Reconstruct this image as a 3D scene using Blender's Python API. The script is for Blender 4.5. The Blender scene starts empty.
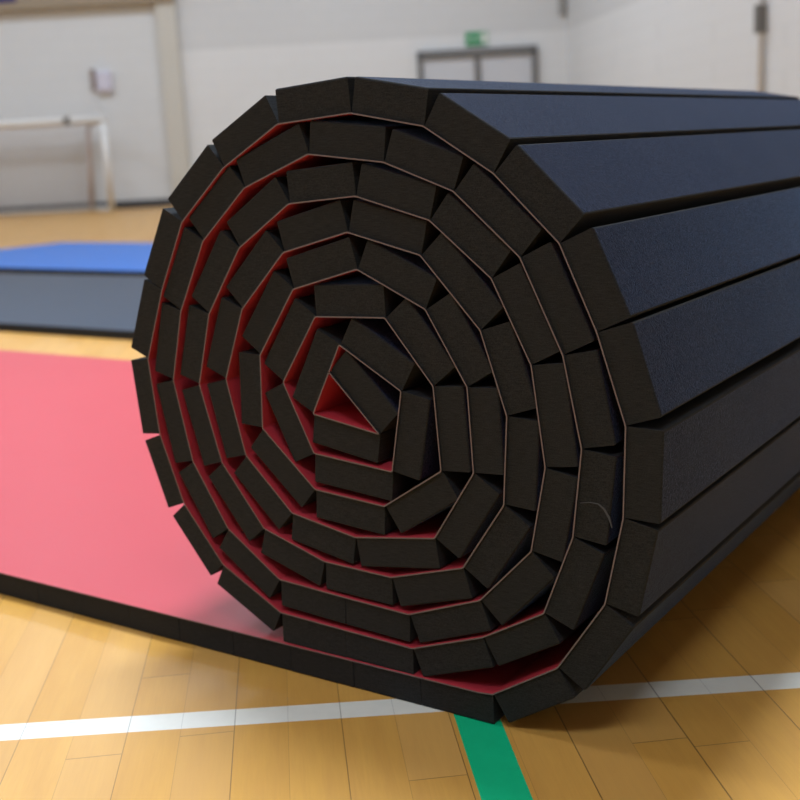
import bpy, bmesh, math, random
from mathutils import Vector, Matrix
random.seed(7)
scn = bpy.context.scene
COL = scn.collection

# ------------------------------------------------------------------ helpers
def link(name, bm, mats, parent=None, smooth=False):
    me = bpy.data.meshes.new(name)
    bmesh.ops.recalc_face_normals(bm, faces=bm.faces[:])
    bm.to_mesh(me); bm.free()
    for m in (mats if isinstance(mats, (list, tuple)) else [mats]):
        me.materials.append(m)
    if smooth:
        for p in me.polygons: p.use_smooth = True
    o = bpy.data.objects.new(name, me)
    COL.objects.link(o)
    if parent is not None: o.parent = parent
    return o

def empty(name, loc, label, cat, rot=None):
    o = bpy.data.objects.new(name, None)
    o.empty_display_size = .1
    COL.objects.link(o)
    o.location = loc
    if rot: o.rotation_euler = rot
    o['label'] = label; o['category'] = cat
    return o

def tag(o, label, cat):
    o['label'] = label; o['category'] = cat
    return o

def struct(o):
    o['kind'] = 'structure'
    return o

def add_box(bm, c, s, M=None, bevel=0.0, seg=2, mi=0):
    """box with centre c and full size s (local), optionally transformed by M"""
    r = bmesh.ops.create_cube(bm, size=1.0)
    vs = r['verts']
    for v in vs:
        v.co = Vector((v.co.x*s[0]+c[0], v.co.y*s[1]+c[1], v.co.z*s[2]+c[2]))
    fs = set(f for v in vs for f in v.link_faces)
    for f in fs: f.material_index = mi
    if bevel > 0:
        es = list(set(e for v in vs for e in v.link_edges))
        rb = bmesh.ops.bevel(bm, geom=es, offset=bevel, segments=seg, profile=.6, affect='EDGES', clamp_overlap=True)
        vs = list(set(v for f in rb['faces'] for v in f.verts) | set(v for v in vs if v.is_valid))
    if M is not None:
        for v in vs: v.co = M @ v.co
    return vs

def add_tube(bm, pts, r, n=12, caps=True):
    rings = []
    pts = [Vector(p) for p in pts]
    for i, p in enumerate(pts):
        a = pts[max(0, i-1)]; b = pts[min(len(pts)-1, i+1)]
        t = (b-a).normalized()
        up = Vector((0, 0, 1)) if abs(t.z) < .9 else Vector((1, 0, 0))
        x = t.cross(up).normalized(); y = x.cross(t).normalized()
        rings.append([bm.verts.new(p + r*(math.cos(2*math.pi*k/n)*x + math.sin(2*math.pi*k/n)*y)) for k in range(n)])
    for a, b in zip(rings, rings[1:]):
        for k in range(n):
            bm.faces.new((a[k], a[(k+1) % n], b[(k+1) % n], b[k]))
    if caps:
        bm.faces.new(rings[0][::-1]); bm.faces.new(rings[-1])

# ------------------------------------------------------------------ materials
class NT:
    def __init__(s, name):
        s.m = bpy.data.materials.new(name); s.m.use_nodes = True
        s.t = s.m.node_tree; s.b = s.t.nodes['Principled BSDF']
    def n(s, kind, **kw):
        nd = s.t.nodes.new(kind)
        for k, v in kw.items():
            if hasattr(nd, k): setattr(nd, k, v)
        return nd
    def l(s, a, b): s.t.links.new(a, b)
    def sock(s, nd, i, v):
        if hasattr(v, 'links') or isinstance(v, bpy.types.NodeSocket): s.l(v, nd.inputs[i])
        else: nd.inputs[i].default_value = v
    def math(s, op, a, b=0.0, c=0.0):
        nd = s.n('ShaderNodeMath', operation=op)
        s.sock(nd, 0, a); s.sock(nd, 1, b); s.sock(nd, 2, c)
        return nd.outputs[0]
    def mix(s, f, a, b, blend='MIX'):
        nd = s.n('ShaderNodeMix', data_type='RGBA', blend_type=blend)
        s.sock(nd, 0, f); s.sock(nd, 6, a); s.sock(nd, 7, b)
        return nd.outputs[2]
    def noise(s, vec, scale, detail=3, rough=.5):
        nd = s.n('ShaderNodeTexNoise'); nd.inputs['Scale'].default_value = scale
        nd.inputs['Detail'].default_value = detail; nd.inputs['Roughness'].default_value = rough
        if vec is not None: s.l(vec, nd.inputs['Vector'])
        return nd.outputs['Fac']
    def coord(s):
        return s.n('ShaderNodeTexCoord').outputs['Object']
    def xyz(s, v):
        nd = s.n('ShaderNodeSeparateXYZ'); s.l(v, nd.inputs[0]); return nd.outputs
    def comb(s, x, y, z):
        nd = s.n('ShaderNodeCombineXYZ'); s.sock(nd, 0, x); s.sock(nd, 1, y); s.sock(nd, 2, z); return nd.outputs[0]
    def ramp(s, f, lo, hi, a=0.0, b=1.0):
        nd = s.n('ShaderNodeMapRange'); s.sock(nd, 0, f)
        nd.inputs[1].default_value = lo; nd.inputs[2].default_value = hi
        nd.inputs[3].default_value = a; nd.inputs[4].default_value = b
        return nd.outputs[0]
    def bump(s, h, strength, dist):
        nd = s.n('ShaderNodeBump'); nd.inputs['Strength'].default_value = strength
        nd.inputs['Distance'].default_value = dist; s.l(h, nd.inputs['Height'])
        s.l(nd.outputs[0], s.b.inputs['Normal'])
    def set(s, **kw):
        for k, v in kw.items():
            s.sock(s.b, k.replace('_', ' '), v)
        return s

def plain(name, col, rough=.6, spec=.5, metal=0.0, var=.06, scale=30):
    a = NT(name); v = a.coord()
    f = a.noise(v, scale)
    c = a.mix(f, tuple(x*(1-var) for x in col)+(1,), tuple(min(1, x*(1+var)) for x in col)+(1,))
    a.set(Base_Color=c, Roughness=rough, Metallic=metal)
    a.b.inputs['Specular IOR Level'].default_value = spec
    return a.m

# foam, cut face: fine fibrous saw texture
def foam_cut():
    a = NT('foam_cut'); v = a.coord()
    x, y, z = a.xyz(v)
    f1 = a.noise(v, 900, 2); f2 = a.noise(a.comb(a.math('MULTIPLY', x, 70), y, a.math('MULTIPLY', z, 900)), 1, 2)
    f = a.math('ADD', a.math('MULTIPLY', f1, .6), a.math('MULTIPLY', f2, .4))
    c = a.mix(a.ramp(f, .36, .64), (.0047, .0049, .0052, 1), (.0238, .0242, .0252, 1))
    a.set(Base_Color=c, Roughness=.85); a.b.inputs['Specular IOR Level'].default_value = .25
    a.bump(f, .35, .0006)
    return a.m
# foam, moulded underside: slightly bluish charcoal with a leathery grain
def foam_skin():
    a = NT('foam_underside'); v = a.coord()
    f1 = a.noise(v, 380, 3, .65); f2 = a.noise(v, 7, 3)
    c = a.mix(a.ramp(f1, .36, .64), (.0050, .0070, .0155, 1), (.0265, .0300, .0500, 1))
    a.set(Base_Color=c, Roughness=a.ramp(f2, .3, .7, .66, .72)); a.b.inputs['Specular IOR Level'].default_value = .07
    a.b.inputs['Specular Tint'].default_value = (.72, .86, 1, 1)
    a.b.inputs['Sheen Weight'].default_value = SHEEN_FOAM
    a.b.inputs['Sheen Roughness'].default_value = .21
    a.b.inputs['Sheen Tint'].default_value = (.34, .58, 1, 1)
    a.bump(f1, .8, .0012)
    return a.m
SHEEN_FOAM = .24
def vinyl(name, dark, light, sheen=0, spec=.78):
    a = NT(name); v = a.coord()
    f = a.noise(v, 4, 3); g = a.noise(v, 700, 2)
    a.set(Base_Color=a.mix(f, dark+(1,), light+(1,)), Roughness=.40)
    a.b.inputs['Specular IOR Level'].default_value = spec
    a.b.inputs['Sheen Weight'].default_value = sheen
    a.b.inputs['Sheen Roughness'].default_value = .4
    a.bump(g, .12, .0004)
    return a.m

PD = Vector((0.64550, -0.76376)); PN = Vector((0.76376, 0.64550))     # plank direction, across the planks
def floor_mat():
    a = NT('sprung_wood_floor'); v = a.coord(); x, y, z = a.xyz(v)
    s = a.math('ADD', a.math('MULTIPLY', x, PN.x), a.math('MULTIPLY', y, PN.y))
    t = a.math('ADD', a.math('MULTIPLY', x, PD.x), a.math('MULTIPLY', y, PD.y))
    W = .1342
    q = a.math('DIVIDE', a.math('ADD', s, .5875+W*400), W)             # strips of two battens
    k = a.math('FLOOR', q); fr = a.math('FRACT', q)
    half = a.math('FLOOR', a.math('MULTIPLY', q, 2)); fh = a.math('FRACT', a.math('MULTIPLY', q, 2))
    def wn(val, dim='1D'):
        nd = a.n('ShaderNodeTexWhiteNoise', noise_dimensions='1D'); a.l(val, nd.inputs['W']); return nd.outputs['Value']
    # end joints of each batten
    off = a.math('MULTIPLY', wn(half), .62)
    tt = a.math('DIVIDE', a.math('ADD', t, a.math('ADD', off, 100.0)), .62)
    kt = a.math('FLOOR', tt); ft = a.math('FRACT', tt)
    r1 = wn(a.math('ADD', a.math('MULTIPLY', half, 17.31), a.math('MULTIPLY', kt, 3.77)))
    r2 = wn(a.math('ADD', a.math('MULTIPLY', half, 5.13), a.math('MULTIPLY', kt, 9.21)))
    # grain
    gv = a.comb(a.math('ADD', a.math('MULTIPLY', s, 26), a.math('MULTIPLY', r1, 40)), a.math('MULTIPLY', t, 3.0), 0)
    g1 = a.noise(gv, 1.0, 5, .6)
    gv2 = a.comb(a.math('MULTIPLY', s, 330), a.math('MULTIPLY', t, 14), 0)
    g2 = a.noise(gv2, 1.0, 3, .6)
    col = a.mix(r1, (.55, .28, .052, 1), (.63, .335, .075, 1))
    col = a.mix(a.math('MULTIPLY', a.ramp(g1, .35, .7), .45), col, (.45, .21, .042, 1))
    col = a.mix(a.math('MULTIPLY', a.ramp(g2, .4, .7), .18), col, (.42, .205, .05, 1))
    col = a.mix(a.math('MULTIPLY', a.math('GREATER_THAN', r2, .72), .25), col, (.60, .35, .13, 1))
    # painted court lines
    wd = a.math('ADD', a.math('MULTIPLY', x, -.5885), a.math('MULTIPLY', y, .8085))
    wm = a.math('MULTIPLY', a.math('GREATER_THAN', wd, .0445), a.math('LESS_THAN', wd, .0878))
    gm = a.math('MULTIPLY', a.math('GREATER_THAN', s, -.0445), a.math('LESS_THAN', s, .0105))
    line_tone = a.noise(v, 40, 4)  # random tone variation within the court line paint
    col = a.mix(gm, col, a.mix(line_tone, (.003, .40, .17, 1), (.005, .49, .215, 1)))
    col = a.mix(wm, col, a.mix(line_tone, (.64, .615, .545, 1), (.75, .725, .645, 1)))
    # seams
    sd = a.math('MULTIPLY', a.math('MINIMUM', fr, a.math('SUBTRACT', 1, fr)), W)
    wv = a.ramp(wn(a.math('ADD', k, .5)), 0, 1, .0004, .0009)
    # strip seam stays with the strip to its right
    seam = a.math('LESS_THAN', sd, wv)
    hd = a.math('MULTIPLY', a.math('MINIMUM', fh, a.math('SUBTRACT', 1, fh)), W/2)
    seamh = a.math('MULTIPLY', a.math('LESS_THAN', hd, .00035), .35)
    ed = a.math('MULTIPLY', a.math('MINIMUM', ft, a.math('SUBTRACT', 1, ft)), .62)
    seame = a.math('MULTIPLY', a.math('LESS_THAN', ed, .0007), .6)
    sm = a.math('MAXIMUM', a.math('MULTIPLY', seam, a.ramp(wn(a.math('ADD', k, 7.7)), 0, 1, .45, .95)), a.math('MAXIMUM', seamh, seame))
    col = a.mix(sm, col, (.06, .03, .015, 1))
    a.set(Base_Color=col, Roughness=a.ramp(g1, .3, .7, .32, .40))
    a.b.inputs['Specular IOR Level'].default_value = .64
    h = a.math('SUBTRACT', a.math('MULTIPLY', g2, .05), sm)
    a.bump(h, .25, .0006)
    return a.m

def wall_mat(name, low, high, split):
    a = NT(name); v = a.coord(); x, y, z = a.xyz(v)
    # faint painted blockwork courses
    al = a.math('ADD', a.math('MULTIPLY', x, .82), a.math('MULTIPLY', y, .57))
    br = a.n('ShaderNodeTexBrick'); a.l(a.comb(al, z, 0), br.inputs['Vector'])
    br.inputs['Scale'].default_value = 1; br.inputs['Brick Width'].default_value = .44
    br.inputs['Row Height'].default_value = .215; br.inputs['Mortar Size'].default_value = .008
    br.inputs['Color1'].default_value = (1, 1, 1, 1); br.inputs['Color2'].default_value = (.96, .96, .96, 1)
    br.inputs['Mortar'].default_value = (.86, .86, .86, 1)
    f = a.noise(v, .8, 4)
    base = a.mix(a.math('GREATER_THAN', z, split), low+(1,), high+(1,))
    base = a.mix(f, base, tuple(c*.93 for c in low)+(1,)) if split > 50 else a.mix(a.math('MULTIPLY', f, .12), base, (.5, .49, .47, 1))
    c = a.mix(.35, base, br.outputs['Color'], 'MULTIPLY')
    a.set(Base_Color=c, Roughness=.6); a.b.inputs['Specular IOR Level'].default_value = .4
    return a.m

M_CUT = foam_cut(); M_FOAM = foam_skin()
M_RED = vinyl('red_vinyl', (.445, .029, .043), (.475, .034, .049))
M_EDGE = plain('vinyl_cut_edge', (.15, .112, .114), .7)
M_BLUE = vinyl('blue_vinyl', (.004, .12, .46), (.006, .14, .52), spec=.4)
M_GREYMAT = vinyl('grey_blue_foam', (.020, .034, .058), (.026, .042, .068), spec=.28)
M_FLOOR = floor_mat()
M_WALL = wall_mat('blockwork_greyer_above', (.77, .785, .795), (.67, .685, .695), 2.5)  # upper part a greyer tone than the lower
M_BAY = wall_mat('painted_blockwork_grey', (.72, .74, .75), (.72, .74, .75), 99)
M_CEIL = plain('ceiling_board', (.62, .63, .65), .9, .2)
M_PILASTER = plain('beige_paint', (.60, .585, .53), .6)
M_BEAM = plain('tan_timber', (.33, .27, .195), .5)
M_SKIRT = plain('dark_grey_vinyl', (.055, .058, .065), .6)
M_WHITE = plain('white_powder_coat', (.76, .76, .74), .4)
M_FRAME = plain('grey_door_frame', (.165, .165, .165), .5)
M_LEAF = plain('pale_blue_grey_door_paint', (.60, .625, .67), .45)
M_SIGNG = plain('sign_green', (.012, .30, .11), .4)
M_SIGNW = plain('sign_white', (.75, .80, .76), .4)
M_STEEL = plain('grey_steel', (.19, .185, .175), .45, .5, .2)
M_MID = plain('mid_grey_plastic', (.33, .33, .32), .5)
M_CHALK = plain('chalk_dust', (.075, .078, .085), .9, .1)
M_NET = plain('pinkish_net_cord', (.50, .42, .39), .8)
M_TUBE = plain('pink_grey_painted_tube', (.52, .43, .39), .5)
M_CONDUIT = plain('pale_grey_conduit', (.72, .735, .75), .6)
M_NAVY = plain('navy_fabric', (.035, .032, .16), .7)
M_BRACK = plain('brown_metal', (.30, .24, .22), .5)
M_LILAC = plain('lilac_white_plastic', (.66, .65, .76), .4)

# ------------------------------------------------------------------ camera
CAM = Vector((0.66314, -1.12108, 0.69462))
R_ = Vector((0.82721112, 0.55932132, -0.0536788)); U_ = Vector((-0.07462712, 0.20404891, 0.9761121)); W_ = Vector((-0.55691341, 0.80344489, -0.21053207))
cd = bpy.data.cameras.new('camera'); cam = bpy.data.objects.new('camera', cd); COL.objects.link(cam)
cam.matrix_world = Matrix(((R_.x, U_.x, -W_.x, CAM.x), (R_.y, U_.y, -W_.y, CAM.y), (R_.z, U_.z, -W_.z, CAM.z), (0, 0, 0, 1)))
cd.sensor_width = 36; cd.sensor_fit = 'HORIZONTAL'; cd.lens = 1153.07*36/800
cd.clip_start = .05; cd.clip_end = 200
cd.dof.use_dof = True
cd.dof.focus_distance = 1.30
cd.dof.aperture_fstop = cd.lens/10.5
scn.camera = cam

# ------------------------------------------------------------------ room
F = Vector((-0.56968, 0.82187, 0)); G = Vector((0.82187, 0.56968, 0)); C0 = Vector((CAM.x, CAM.y, 0))
def room(lat, dep, z=0.0): return C0 + G*lat + F*dep + Vector((0, 0, z))
RM = Matrix(((G.x, F.x, 0, C0.x), (G.y, F.y, 0, C0.y), (0, 0, 1, 0), (0, 0, 0, 1)))      # (lateral, depth, z) -> world
H = 7.0; TH = .2
COR = [(-13.0, 19.8), (3.075, 19.8), (6.28, -6.0), (-13.0, -6.0)]

def poly_slab(name, z0, z1, mat, grow=.0):
    bm = bmesh.new()
    cx = sum(c[0] for c in COR)/4; cy = sum(c[1] for c in COR)/4
    pts = [(c[0]+math.copysign(grow, c[0]-cx), c[1]+math.copysign(grow, c[1]-cy)) for c in COR]
    lo = [bm.verts.new(room(a, b, z0)) for a, b in pts]; hi = [bm.verts.new(room(a, b, z1)) for a, b in pts]
    bm.faces.new(lo); bm.faces.new(hi)
    for i in range(4):
        j = (i+1) % 4; bm.faces.new((lo[i], lo[j], hi[j], hi[i]))
    return struct(link(name, bm, mat))
poly_slab('floor', -.12, 0, M_FLOOR, .2)
poly_slab('ceiling', H, H+.15, M_CEIL, .2)

def wall(name, a, b, mat, z0=0, z1=H, th=TH, out=1):
    """wall with its inner face on the line a-b (room coordinates)"""
    A = room(*a); B = room(*b); d = (B-A).normalized(); n = Vector((-d.y, d.x, 0))*out
    bm = bmesh.new()
    v = [bm.verts.new(p + Vector((0, 0, z))) for z in (z0, z1) for p in (A, B, B+n*th, A+n*th)]
    for q in ((0, 1, 2, 3), (4, 5, 6, 7), (0, 1, 5, 4), (1, 2, 6, 5), (2, 3, 7, 6), (3, 0, 4, 7)):
        bm.faces.new([v[i] for i in q])
    return struct(link(name, bm, mat))
wb = wall('wall_back', (-3.45, 19.8), (3.075+.2, 19.8), M_WALL)
wall('wall_back_bay', (-13.2, 19.8), (-3.45, 19.8), M_BAY)
wall('wall_right', COR[1], COR[2], M_WALL)
wall('wall_front', COR[2], COR[3], M_WALL)
wall('wall_left', COR[3], COR[0], M_WALL)

def rbox(name, l0, l1, d0, d1, z0, z1, mat, parent=None, bevel=.004, rel=None):
    bm = bmesh.new()
    M = RM if rel is None else rel.inverted() @ RM
    add_box(bm, ((l0+l1)/2, (d0+d1)/2, (z0+z1)/2), (l1-l0, d1-d0, z1-z0), M, bevel)
    return link(name, bm, mat, parent)
# pilaster, beam over the bay, skirting
struct(rbox('trim_1', -3.62, -3.30, 19.68, 19.80, 0, 3.26, M_PILASTER, bevel=.01))
struct(rbox('trim_2', -13.0, -3.30, 19.62, 19.80, 3.26, 3.50, M_BEAM, bevel=.01))
struct(rbox('baseboard_back', -13.0, -3.62, 19.775, 19.80, 0, .13, M_SKIRT, bevel=.003))
struct(rbox('baseboard_back_right', -3.30, .56, 19.775, 19.80, 0, .13, M_SKIRT, bevel=.003))
struct(rbox('baseboard_back_corner', 2.60, 3.07, 19.775, 19.80, 0, .13, M_SKIRT, bevel=.003))

# double door with grey frame
L2 = lambda l, d, z=0.0: Matrix.Translation(room(l, d, z)) @ Matrix.Rotation(math.atan2(G.y, G.x), 4, 'Z')
MD = L2(1.58, 19.80)
door = bpy.data.objects.new('door_1', None); COL.objects.link(door); door.matrix_world = MD
door['kind'] = 'structure'
def lbox(name, c, s, mat, parent, bevel=.004):
    bm = bmesh.new(); add_box(bm, c, s, None, bevel); return link(name, bm, mat, parent)
bm = bmesh.new()
add_box(bm, (-.945, -.05, 1.135), (.09, .10, 2.27), None, .004)
add_box(bm, (.945, -.05, 1.135), (.09, .10, 2.27), None, .004)
add_box(bm, (0, -.05, 2.215), (1.98, .10, .13), None, .004)
add_box(bm, (0, -.045, 1.08), (.10, .09, 2.15), None, .004)
link('door_frame', bm, M_FRAME, door)
for sx in (-1, 1):
    leaf = lbox('door_leaf', (sx*.475, -.03, 1.075), (.85, .045, 2.14), M_LEAF, door, .003)
    lbox('push_bar', (sx*.475, -.075, 1.02), (.72, .05, .06), M_STEEL, leaf)
    lbox('kick_plate', (sx*.475, -.055, .15), (.78, .006, .24), M_STEEL, leaf, .001)

# fire exit sign above the doors
sg = empty('exit_sign', room(1.585, 19.80, 2.32), 'small green and white running-man exit sign above the double doors', 'sign', (0, 0, math.atan2(G.y, G.x)))
lbox('sign_plate', (0, -.012, .115), (.37, .024, .215), M_SIGNG, sg, .004)
bm = bmesh.new()
add_box(bm, (.128, -.026, .115), (.085, .004, .165))
link('doorway_symbol', bm, M_SIGNW, sg)
bm = bmesh.new()      # running figure: head, trunk, arms, legs as one flat cut-out
def limb(bm, a, b, w, y=-.026):
    a = Vector((a[0], y, a[1])); b = Vector((b[0], y, b[1])); d = (b-a).normalized(); n = Vector((-d.z, 0, d.x))*w/2
    lo = [a+n, b+n, b-n, a-n]
    v = [bm.verts.new(p) for p in lo] + [bm.verts.new(p+Vector((0, .004, 0))) for p in lo]
    for q in ((0, 1, 2, 3), (4, 5, 6, 7), (0, 1, 5, 4), (1, 2, 6, 5), (2, 3, 7, 6), (3, 0, 4, 7)): bm.faces.new([v[i] for i in q])
limb(bm, (.030, .118), (.045, .158), .024); limb(bm, (.050, .168), (.056, .186), .018)
limb(bm, (.030, .118), (.055, .085), .012); limb(bm, (.055, .085), (.045, .050), .011)
limb(bm, (.028, .118), (.010, .090), .012); limb(bm, (.010, .090), (-.018, .088), .011)
limb(bm, (.045, .152), (.072, .128), .010); limb(bm, (.040, .152), (.012, .140), .010)
link('running_figure', bm, M_SIGNW, sg)
bm = bmesh.new()
limb(bm, (-.150, .115), (-.060, .115), .020); limb(bm, (-.060, .115), (-.095, .150), .018); limb(bm, (-.060, .115), (-.095, .080), .018)
link('arrow_symbol', bm, M_SIGNW, sg)

# grey box high in the corner by the doors
cb = empty('corner_box', room(3.0, 19.8, 2.74), 'narrow grey box mounted high in the corner right of the doors', 'box', (0, 0, math.atan2(G.y, G.x)))
lbox('casing', (0, -.04, .20), (.10, .08, .40), M_MID, cb, .006)
lbox('cover', (0, -.083, .20), (.08, .008, .36), M_MID, cb, .002)

# notice box on the left wall with a bracket and conduit
nb = empty('wall_box', room(-4.60, 19.8, 1.50), 'small lilac-white wall box above the goal with a brown bracket', 'box', (0, 0, math.atan2(G.y, G.x)))
lbox('casing', (.02, -.05, .575), (.24, .10, .32), M_LILAC, nb, .01)
lbox('lid', (.02, -.105, .585), (.20, .012, .26), M_LILAC, nb, .003)
lbox('bracket', (-.165, -.03, .62), (.075, .06, .34), M_BRACK, nb)
lbox('conduit', (-.165, -.015, .225), (.05, .03, .45), M_CONDUIT, nb)

# navy pennant on the beam at the top left
bn = empty('banner', room(-6.02, 19.62, 3.38), 'navy banner hanging against the tan beam in the upper left corner', 'banner', (0, 0, math.atan2(G.y, G.x)))
lbox('cloth', (-.12, -.012, .30), (.62, .012, .60), M_NAVY, bn, .004)
bm = bmesh.new(); add_tube(bm, [(-.46, -.02, .60), (.22, -.02, .60)], .014, 10); link('rail', bm, M_STEEL, bn)

# pipe with a switch box on the right wall
Bc = room(*COR[1]); Cc = room(*COR[2]); dR = (Cc-Bc).normalized()
pp = Bc + dR*7.42
angR = math.atan2(dR.y, dR.x)
pc = empty('wall_conduit', pp, 'pale vertical conduit with a dark switch box on the right-hand wall', 'pipe', (0, 0, angR))
bm = bmesh.new(); add_tube(bm, [(0, -.045, 0), (0, -.045, 6.9)], .032, 14); link('pipe', bm, M_CONDUIT, pc, True)
lbox('switch_box', (0, -.055, 1.83), (.085, .11, .28), M_STEEL, pc, .006)
for zz in (.6, 3.0, 5.2):
    lbox('pipe_clip', (0, -.03, zz), (.10, .06, .03), M_STEEL, pc, .003)
# small wall sign post details end

# ------------------------------------------------------------------ five-a-side goal
gl = empty('goal', room(-4.45, 18.8, 0), 'white five-a-side goal with net standing against the far left wall', 'goal', (0, 0, math.atan2(G.y, G.x)))
GW = 3.66; GH = 1.44
bm = bmesh.new(); add_tube(bm, [(-GW, 0, GH), (.05, 0, GH)], .058, 14); link('crossbar', bm, M_WHITE, gl, True)
for x0 in (0, -GW):
    bm = bmesh.new(); add_tube(bm, [(x0, 0, 0), (x0, 0, GH)], .05, 14); link('post', bm, M_WHITE, gl, True)
    bm = bmesh.new(); add_tube(bm, [(x0, 0, GH-.01), (x0-.40, .78, GH-.03), (x0-.44, .80, GH-.10), (x0-.52, .80, .03)], .045, 12); link('rear_stanchion', bm, M_TUBE, gl, True)
    bm = bmesh.new(); add_tube(bm, [(x0, 0, .035), (x0-.52, .80, .035)], .035, 10); link('ground_bar', bm, M_WHITE, gl, True)
bm = bmesh.new(); add_tube(bm, [(-GW-.52, .80, .035), (-.52, .80, .035)], .03, 10); link('rear_bar', bm, M_WHITE, gl, True)
lbox('clamp', (-.55, -.01, GH), (.09, .14, .13), M_STEEL, gl)
# net: one mesh of thin cords
bm = bmesh.new()
def cord(*p): add_tube(bm, p, .0030, 4, False)
A0 = lambda q: Vector((-GW*q, .02, GH)); A1 = lambda q: Vector((-GW*q-.42, .80, GH-.05)); A2 = lambda q: Vector((-GW*q-.52, .80, .06))
NX = 60
for i in range(NX+1):
    q = i/NX; cord(A0(q), A1(q), A2(q))
for j in range(1, 12):
    q = j/12; cord(A0(0).lerp(A1(0), q), A0(1).lerp(A1(1), q))
for j in range(1, 24):
    q = j/24; cord(A1(0).lerp(A2(0), q), A1(1).lerp(A2(1), q))
link('net', bm, M_NET, gl)

# ------------------------------------------------------------------ the rolled mat
S = [(0.0000,0.0419), (0.0893,0.0963), (0.1509,0.1868), (0.1743,0.2910), (0.1785,0.3947), (0.1469,0.4951), (0.1052,0.5897), (0.0275,0.6659), (-0.0605,0.7210), (-0.1612,0.7415), (-0.2722,0.7353), (-0.3679,0.6858), (-0.4494,0.6182), (-0.4993,0.5262), (-0.5404,0.4275), (-0.5314,0.3192), (-0.4967,0.2209), (-0.4311,0.1395), (-0.3310,0.0862), (-0.2224,0.0820), (-0.1149,0.0782), (-0.0109,0.1143), (0.0736,0.1613), (0.1133,0.2602), (0.1264,0.3640), (0.1063,0.4680), (0.0570,0.5745), (-0.0247,0.6479), (-0.1180,0.6835), (-0.2279,0.6973), (-0.3350,0.6597), (-0.4143,0.5929), (-0.4668,0.4981), (-0.4941,0.4003), (-0.4709,0.2859), (-0.4153,0.1951), (-0.3280,0.1347), (-0.2188,0.1284), (-0.1174,0.1238), (-0.0122,0.1618), (0.0598,0.2352), (0.0810,0.3378), (0.0671,0.4546), (0.0201,0.5508), (-0.0585,0.6161), (-0.1613,0.6456), (-0.2639,0.6387), (-0.3519,0.5838), (-0.4152,0.4957), (-0.4449,0.3975), (-0.4155,0.2904), (-0.3485,0.2047), (-0.2480,0.1735), (-0.1412,0.1693), (-0.0341,0.1995), (0.0258,0.2864), (0.0339,0.3935), (0.0033,0.4913), (-0.0732,0.5761), (-0.1765,0.6032), (-0.2787,0.5784), (-0.3554,0.5043), (-0.3946,0.4083), (-0.3701,0.3051), (-0.2967,0.2337), (-0.1943,0.2147), (-0.0728,0.2313), (-0.0134,0.3206), (-0.0172,0.4237), (-0.0699,0.5131), (-0.1655,0.5588), (-0.2668,0.5324), (-0.3307,0.4445), (-0.3364,0.3458), (-0.2545,0.2714), (-0.1456,0.2626), (-0.0585,0.3179), (-0.0640,0.4216), (-0.1283,0.5010), (-0.2346,0.4987), (-0.2950,0.4109), (-0.2519,0.3202), (-0.1303,0.3090), (-0.1103,0.4123), (-0.1997,0.4649), (-0.2489,0.3727), (-0.1467,0.3554), (-0.2198,0.4301)]
T = .0392          # foam depth
EPS = .0009        # skin half thickness
Y_FLAT = 1.58
skin_path = [Vector(p) for p in S]
root = empty('roll_out_mat', (0, 0, 0), 'thick charcoal foam mat with red vinyl top rolled up into a big spiral', 'mat')

# outer corners of each block, thinned where the next layer out leaves less room
def hit(p, n, segs):
    best = 9
    for a, b in segs:
        d = b-a; den = n.x*d.y - n.y*d.x
        if abs(den) < 1e-9: continue
        w = a-p
        t = (w.x*d.y - w.y*d.x)/den; s = (w.x*n.y - w.y*n.x)/den
        if t > .012 and -.02 <= s <= 1.02: best = min(best, t)
    return best
SEG = [(skin_path[i], skin_path[i+1]) for i in range(len(S)-1)]
FLAT0 = -4.6
SEG_ALL = [(Vector((FLAT0, .0405)), Vector((0, .0405)))] + SEG

def block(name, a, b, th, y0, y1, parent, outer_mi=1, bev=.0022):
    """foam block outside the skin between skin points a, b"""
    d = (b-a); L = d.length; d = d/L; n = Vector((d.y, -d.x))
    g = .0004
    bm = bmesh.new()
    pts = [a + d*g + n*EPS, b - d*g + n*EPS, b - d*g + n*(EPS+th[1]), a + d*g + n*(EPS+th[0])]
    f = [bm.verts.new((p.x, y0, p.y)) for p in pts]; k = [bm.verts.new((p.x, y1, p.y)) for p in pts]
    bm.faces.new(f); bm.faces.new(k[::-1])
    for i in range(4):
        j = (i+1) % 4; fc = bm.faces.new((f[i], f[j], k[j], k[i]))
        if i == 2: fc.material_index = outer_mi
    out = set((f[2], f[3], k[2], k[3]))
    es = [e for e in bm.edges if e.verts[0] in out and e.verts[1] in out]
    bmesh.ops.bevel(bm, geom=es, offset=bev, segments=2, profile=.5, affect='EDGES', clamp_overlap=True)
    return link(name, bm, [M_CUT, M_FOAM], parent)

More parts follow.
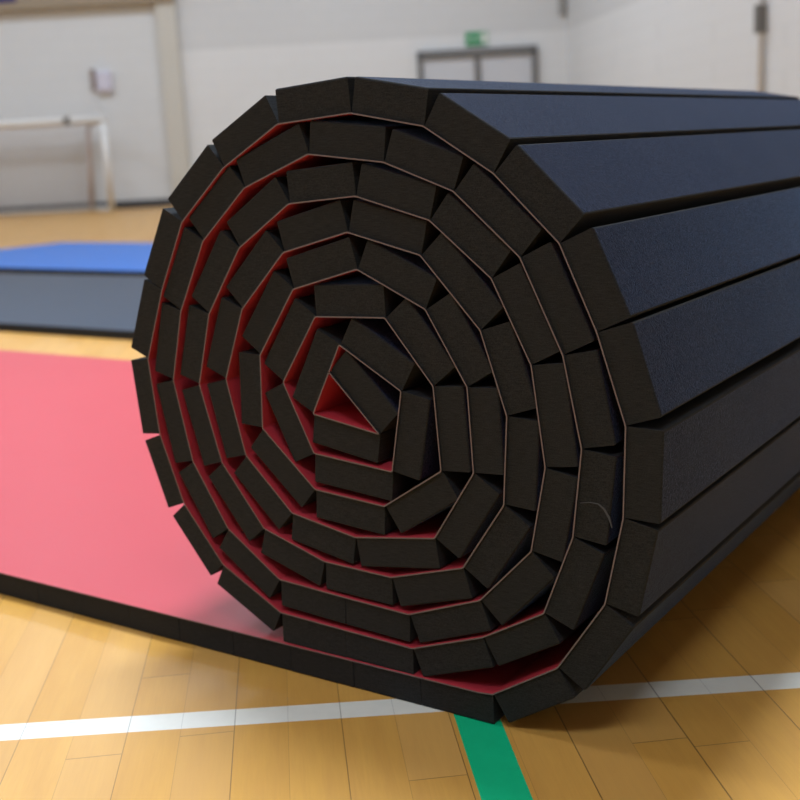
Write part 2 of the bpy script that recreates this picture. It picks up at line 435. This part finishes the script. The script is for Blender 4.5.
# how far the roll's back end sits in: the layers run slightly askew
def yback(i): return 1.47 if i >= 0 else Y_FLAT
for i, (a, b) in enumerate(SEG):
    d = (b-a).normalized(); n = Vector((d.y, -d.x)); L = (b-a).length
    others = [s for j, s in enumerate(SEG_ALL) if abs(j-1-i) > 2]
    def room_for(fr0, fr1):
        m = 9
        for k in range(6):
            p = a + (b-a)*(fr0+(fr1-fr0)*k/5)
            m = min(m, hit(p + n*EPS, n, others))
        return m - .0011
    Ti = .0410 if 3 <= i <= 9 else (.0402 if 10 <= i <= 12 else (.0378 if 13 <= i <= 15 else (.0368 if i in (16, 17) else (.046 if i in (18, 19) else T))))
    th = [max(.030, min(Ti, room_for(.04, .5))), max(.030, min(Ti, room_for(.5, .96)))]
    if i in (18, 19): th = [x+.0012 for x in th]
    bl = block('foam_slat', a, b, th, random.uniform(0, .0012), yback(i)+random.uniform(-.002, .002), root, 1, .0005 if i in (18, 19) else .0022)

    if i == 24:      # faint chalky scratch across one cut face
        bm = bmesh.new()
        arc = [(.1221, .3013), (.1342, .3035), (.1438, .3030), (.1509, .2982), (.1567, .2886), (.1600, .2775)]
        for (p0, p1), w0, w1 in zip(zip(arc, arc[1:]), (.0003, .0004, .0006, .0012, .0011), (.0004, .0006, .0012, .0011, .0004)):
            a0 = Vector(p0); a1 = Vector(p1); d = (a1-a0).normalized(); n = Vector((-d.y, d.x))
            q = [a0+n*w0, a1+n*w1, a1-n*w1, a0-n*w0]
            fv = [bm.verts.new((u.x, -.0002, u.y)) for u in q]; bv = [bm.verts.new((u.x, .0014, u.y)) for u in q]
            bm.faces.new(fv); bm.faces.new(bv[::-1])
            for k in range(4): bm.faces.new((fv[k], fv[(k+1) % 4], bv[(k+1) % 4], bv[k]))
        link('chalk_scratch', bm, M_CHALK, bl)

# flat run lying on the floor towards the left
P = .1068
NF = int(-FLAT0/P)
for k in range(13):
    block('foam_slat', Vector((-P*(k+1), .0403)), Vector((-P*k, .0403)), [.0392, .0392], random.uniform(0, .0008), Y_FLAT, root)
bm = bmesh.new()
for k in range(13, NF):
    add_box(bm, (-P*(k+.5), Y_FLAT/2, .0198), (P-.0008, Y_FLAT, .0392), None, 0)
o = link('foam_slat', bm, M_CUT, root); o['kind'] = 'stuff'

# the red vinyl skin: one continuous sheet, rounded a little at every fold
path = [Vector((-P*NF, .0403)), Vector((-.02, .0403))]
pts = [Vector((-.3, .0403))] + skin_path
for i in range(1, len(pts)-1):
    p = pts[i]; u = (pts[i-1]-p); v = (pts[i+1]-p)
    r = .0022
    path += [p + u.normalized()*r, p + (u.normalized()+v.normalized())*r*.28, p + v.normalized()*r]
path.append(pts[-1])
bm = bmesh.new()
ring = []
for i, p in enumerate(path):
    a = path[max(0, i-1)]; b = path[min(len(path)-1, i+1)]
    if i in (0, len(path)-1): t = (b-a).normalized(); s = 1
    else:
        t1 = (p-a).normalized(); t2 = (b-p).normalized(); t = (t1+t2)
        t = t.normalized() if t.length > 1e-6 else t1
        s = min(1.6, 1/max(.4, t.dot(t1)))
    n = Vector((t.y, -t.x))
    q_in = p - n*EPS*s; q_out = p + n*EPS*.95*s
    yb = Y_FLAT if i < 2 else 1.475
    ring.append([bm.verts.new((q.x, y, q.y)) for q, y in ((q_in, -.0022), (q_out, -.0022), (q_out, yb), (q_in, yb))])
for a, b in zip(ring, ring[1:]):
    for k in range(4):
        fc = bm.faces.new((a[k], a[(k+1) % 4], b[(k+1) % 4], b[k]))
        fc.material_index = 1 if k in (0, 2) else (0 if k == 3 else 2)
for q in (ring[0][::-1], ring[-1]):
    fc = bm.faces.new(q); fc.material_index = 1
sk = link('vinyl_skin', bm, [M_RED, M_EDGE, M_CUT], root)
sk['label'] = 'thin red vinyl top sheet winding through the spiral'

# ------------------------------------------------------------------ two more mats on the floor behind
def flat_mat(name, loc, rz, w, d, h, top, label):
    r = empty(name, loc, label, 'mat', (0, 0, rz))
    bm = bmesh.new(); add_box(bm, (w/2, d/2, (h-.003)/2), (w, d, h-.003), None, .002); link('foam_core', bm, M_CUT, r)
    bm = bmesh.new(); add_box(bm, (w/2, d/2, h-.0015), (w, d, .003), None, .001); link('vinyl_skin', bm, top, r)
    return r
flat_mat('floor_mat', (-8.60, 2.13, 0), -.006, 6.6, 1.66, .04, M_GREYMAT, 'flat grey-blue foam mat lying in front of the bright blue mat')
flat_mat('floor_mat', (-8.07, 4.16, 0), -.045, 5.9, 1.85, .04, M_BLUE, 'bright blue foam mat lying flat behind the grey-blue mat')

# ------------------------------------------------------------------ light: rows of ceiling lamps
LAMP = 150
ROWS = {-2.5: (.66, 115), 3.5: (1.78, 112), 9.5: (1.08, 170), 15.5: (1.08, 170)}
for r, dep in enumerate((-2.5, 3.5, 9.5, 15.5)):
    for c, lat in enumerate((-10.4, -5.2, -.1)):
        ld = bpy.data.lights.new('ceiling_lamp', 'AREA'); ld.shape = 'RECTANGLE'; ld.size = 2.4; ld.size_y = .7
        ld.energy = LAMP*ROWS[dep][0]; ld.color = (.785, .92, 1.085); ld.spread = math.radians(ROWS[dep][1])
        lo = bpy.data.objects.new('ceiling_lamp', ld); COL.objects.link(lo)
        p = room(lat, dep, H-.12); lo.location = p; ld.energy *= (.85, .58 if dep < 5 else .76, 1.16)[c]
        lo.rotation_euler = (0, 0, math.atan2(G.y, G.x))
w = bpy.data.worlds.new('world'); scn.world = w; w.use_nodes = True
w.node_tree.nodes['Background'].inputs[0].default_value = (.6, .7, .85, 1)
w.node_tree.nodes['Background'].inputs[1].default_value = .3

vs = scn.view_settings
vs.view_transform = 'Standard'; vs.look = 'None'; vs.gamma = 1; vs.use_curve_mapping = False
vs.exposure = 0.0
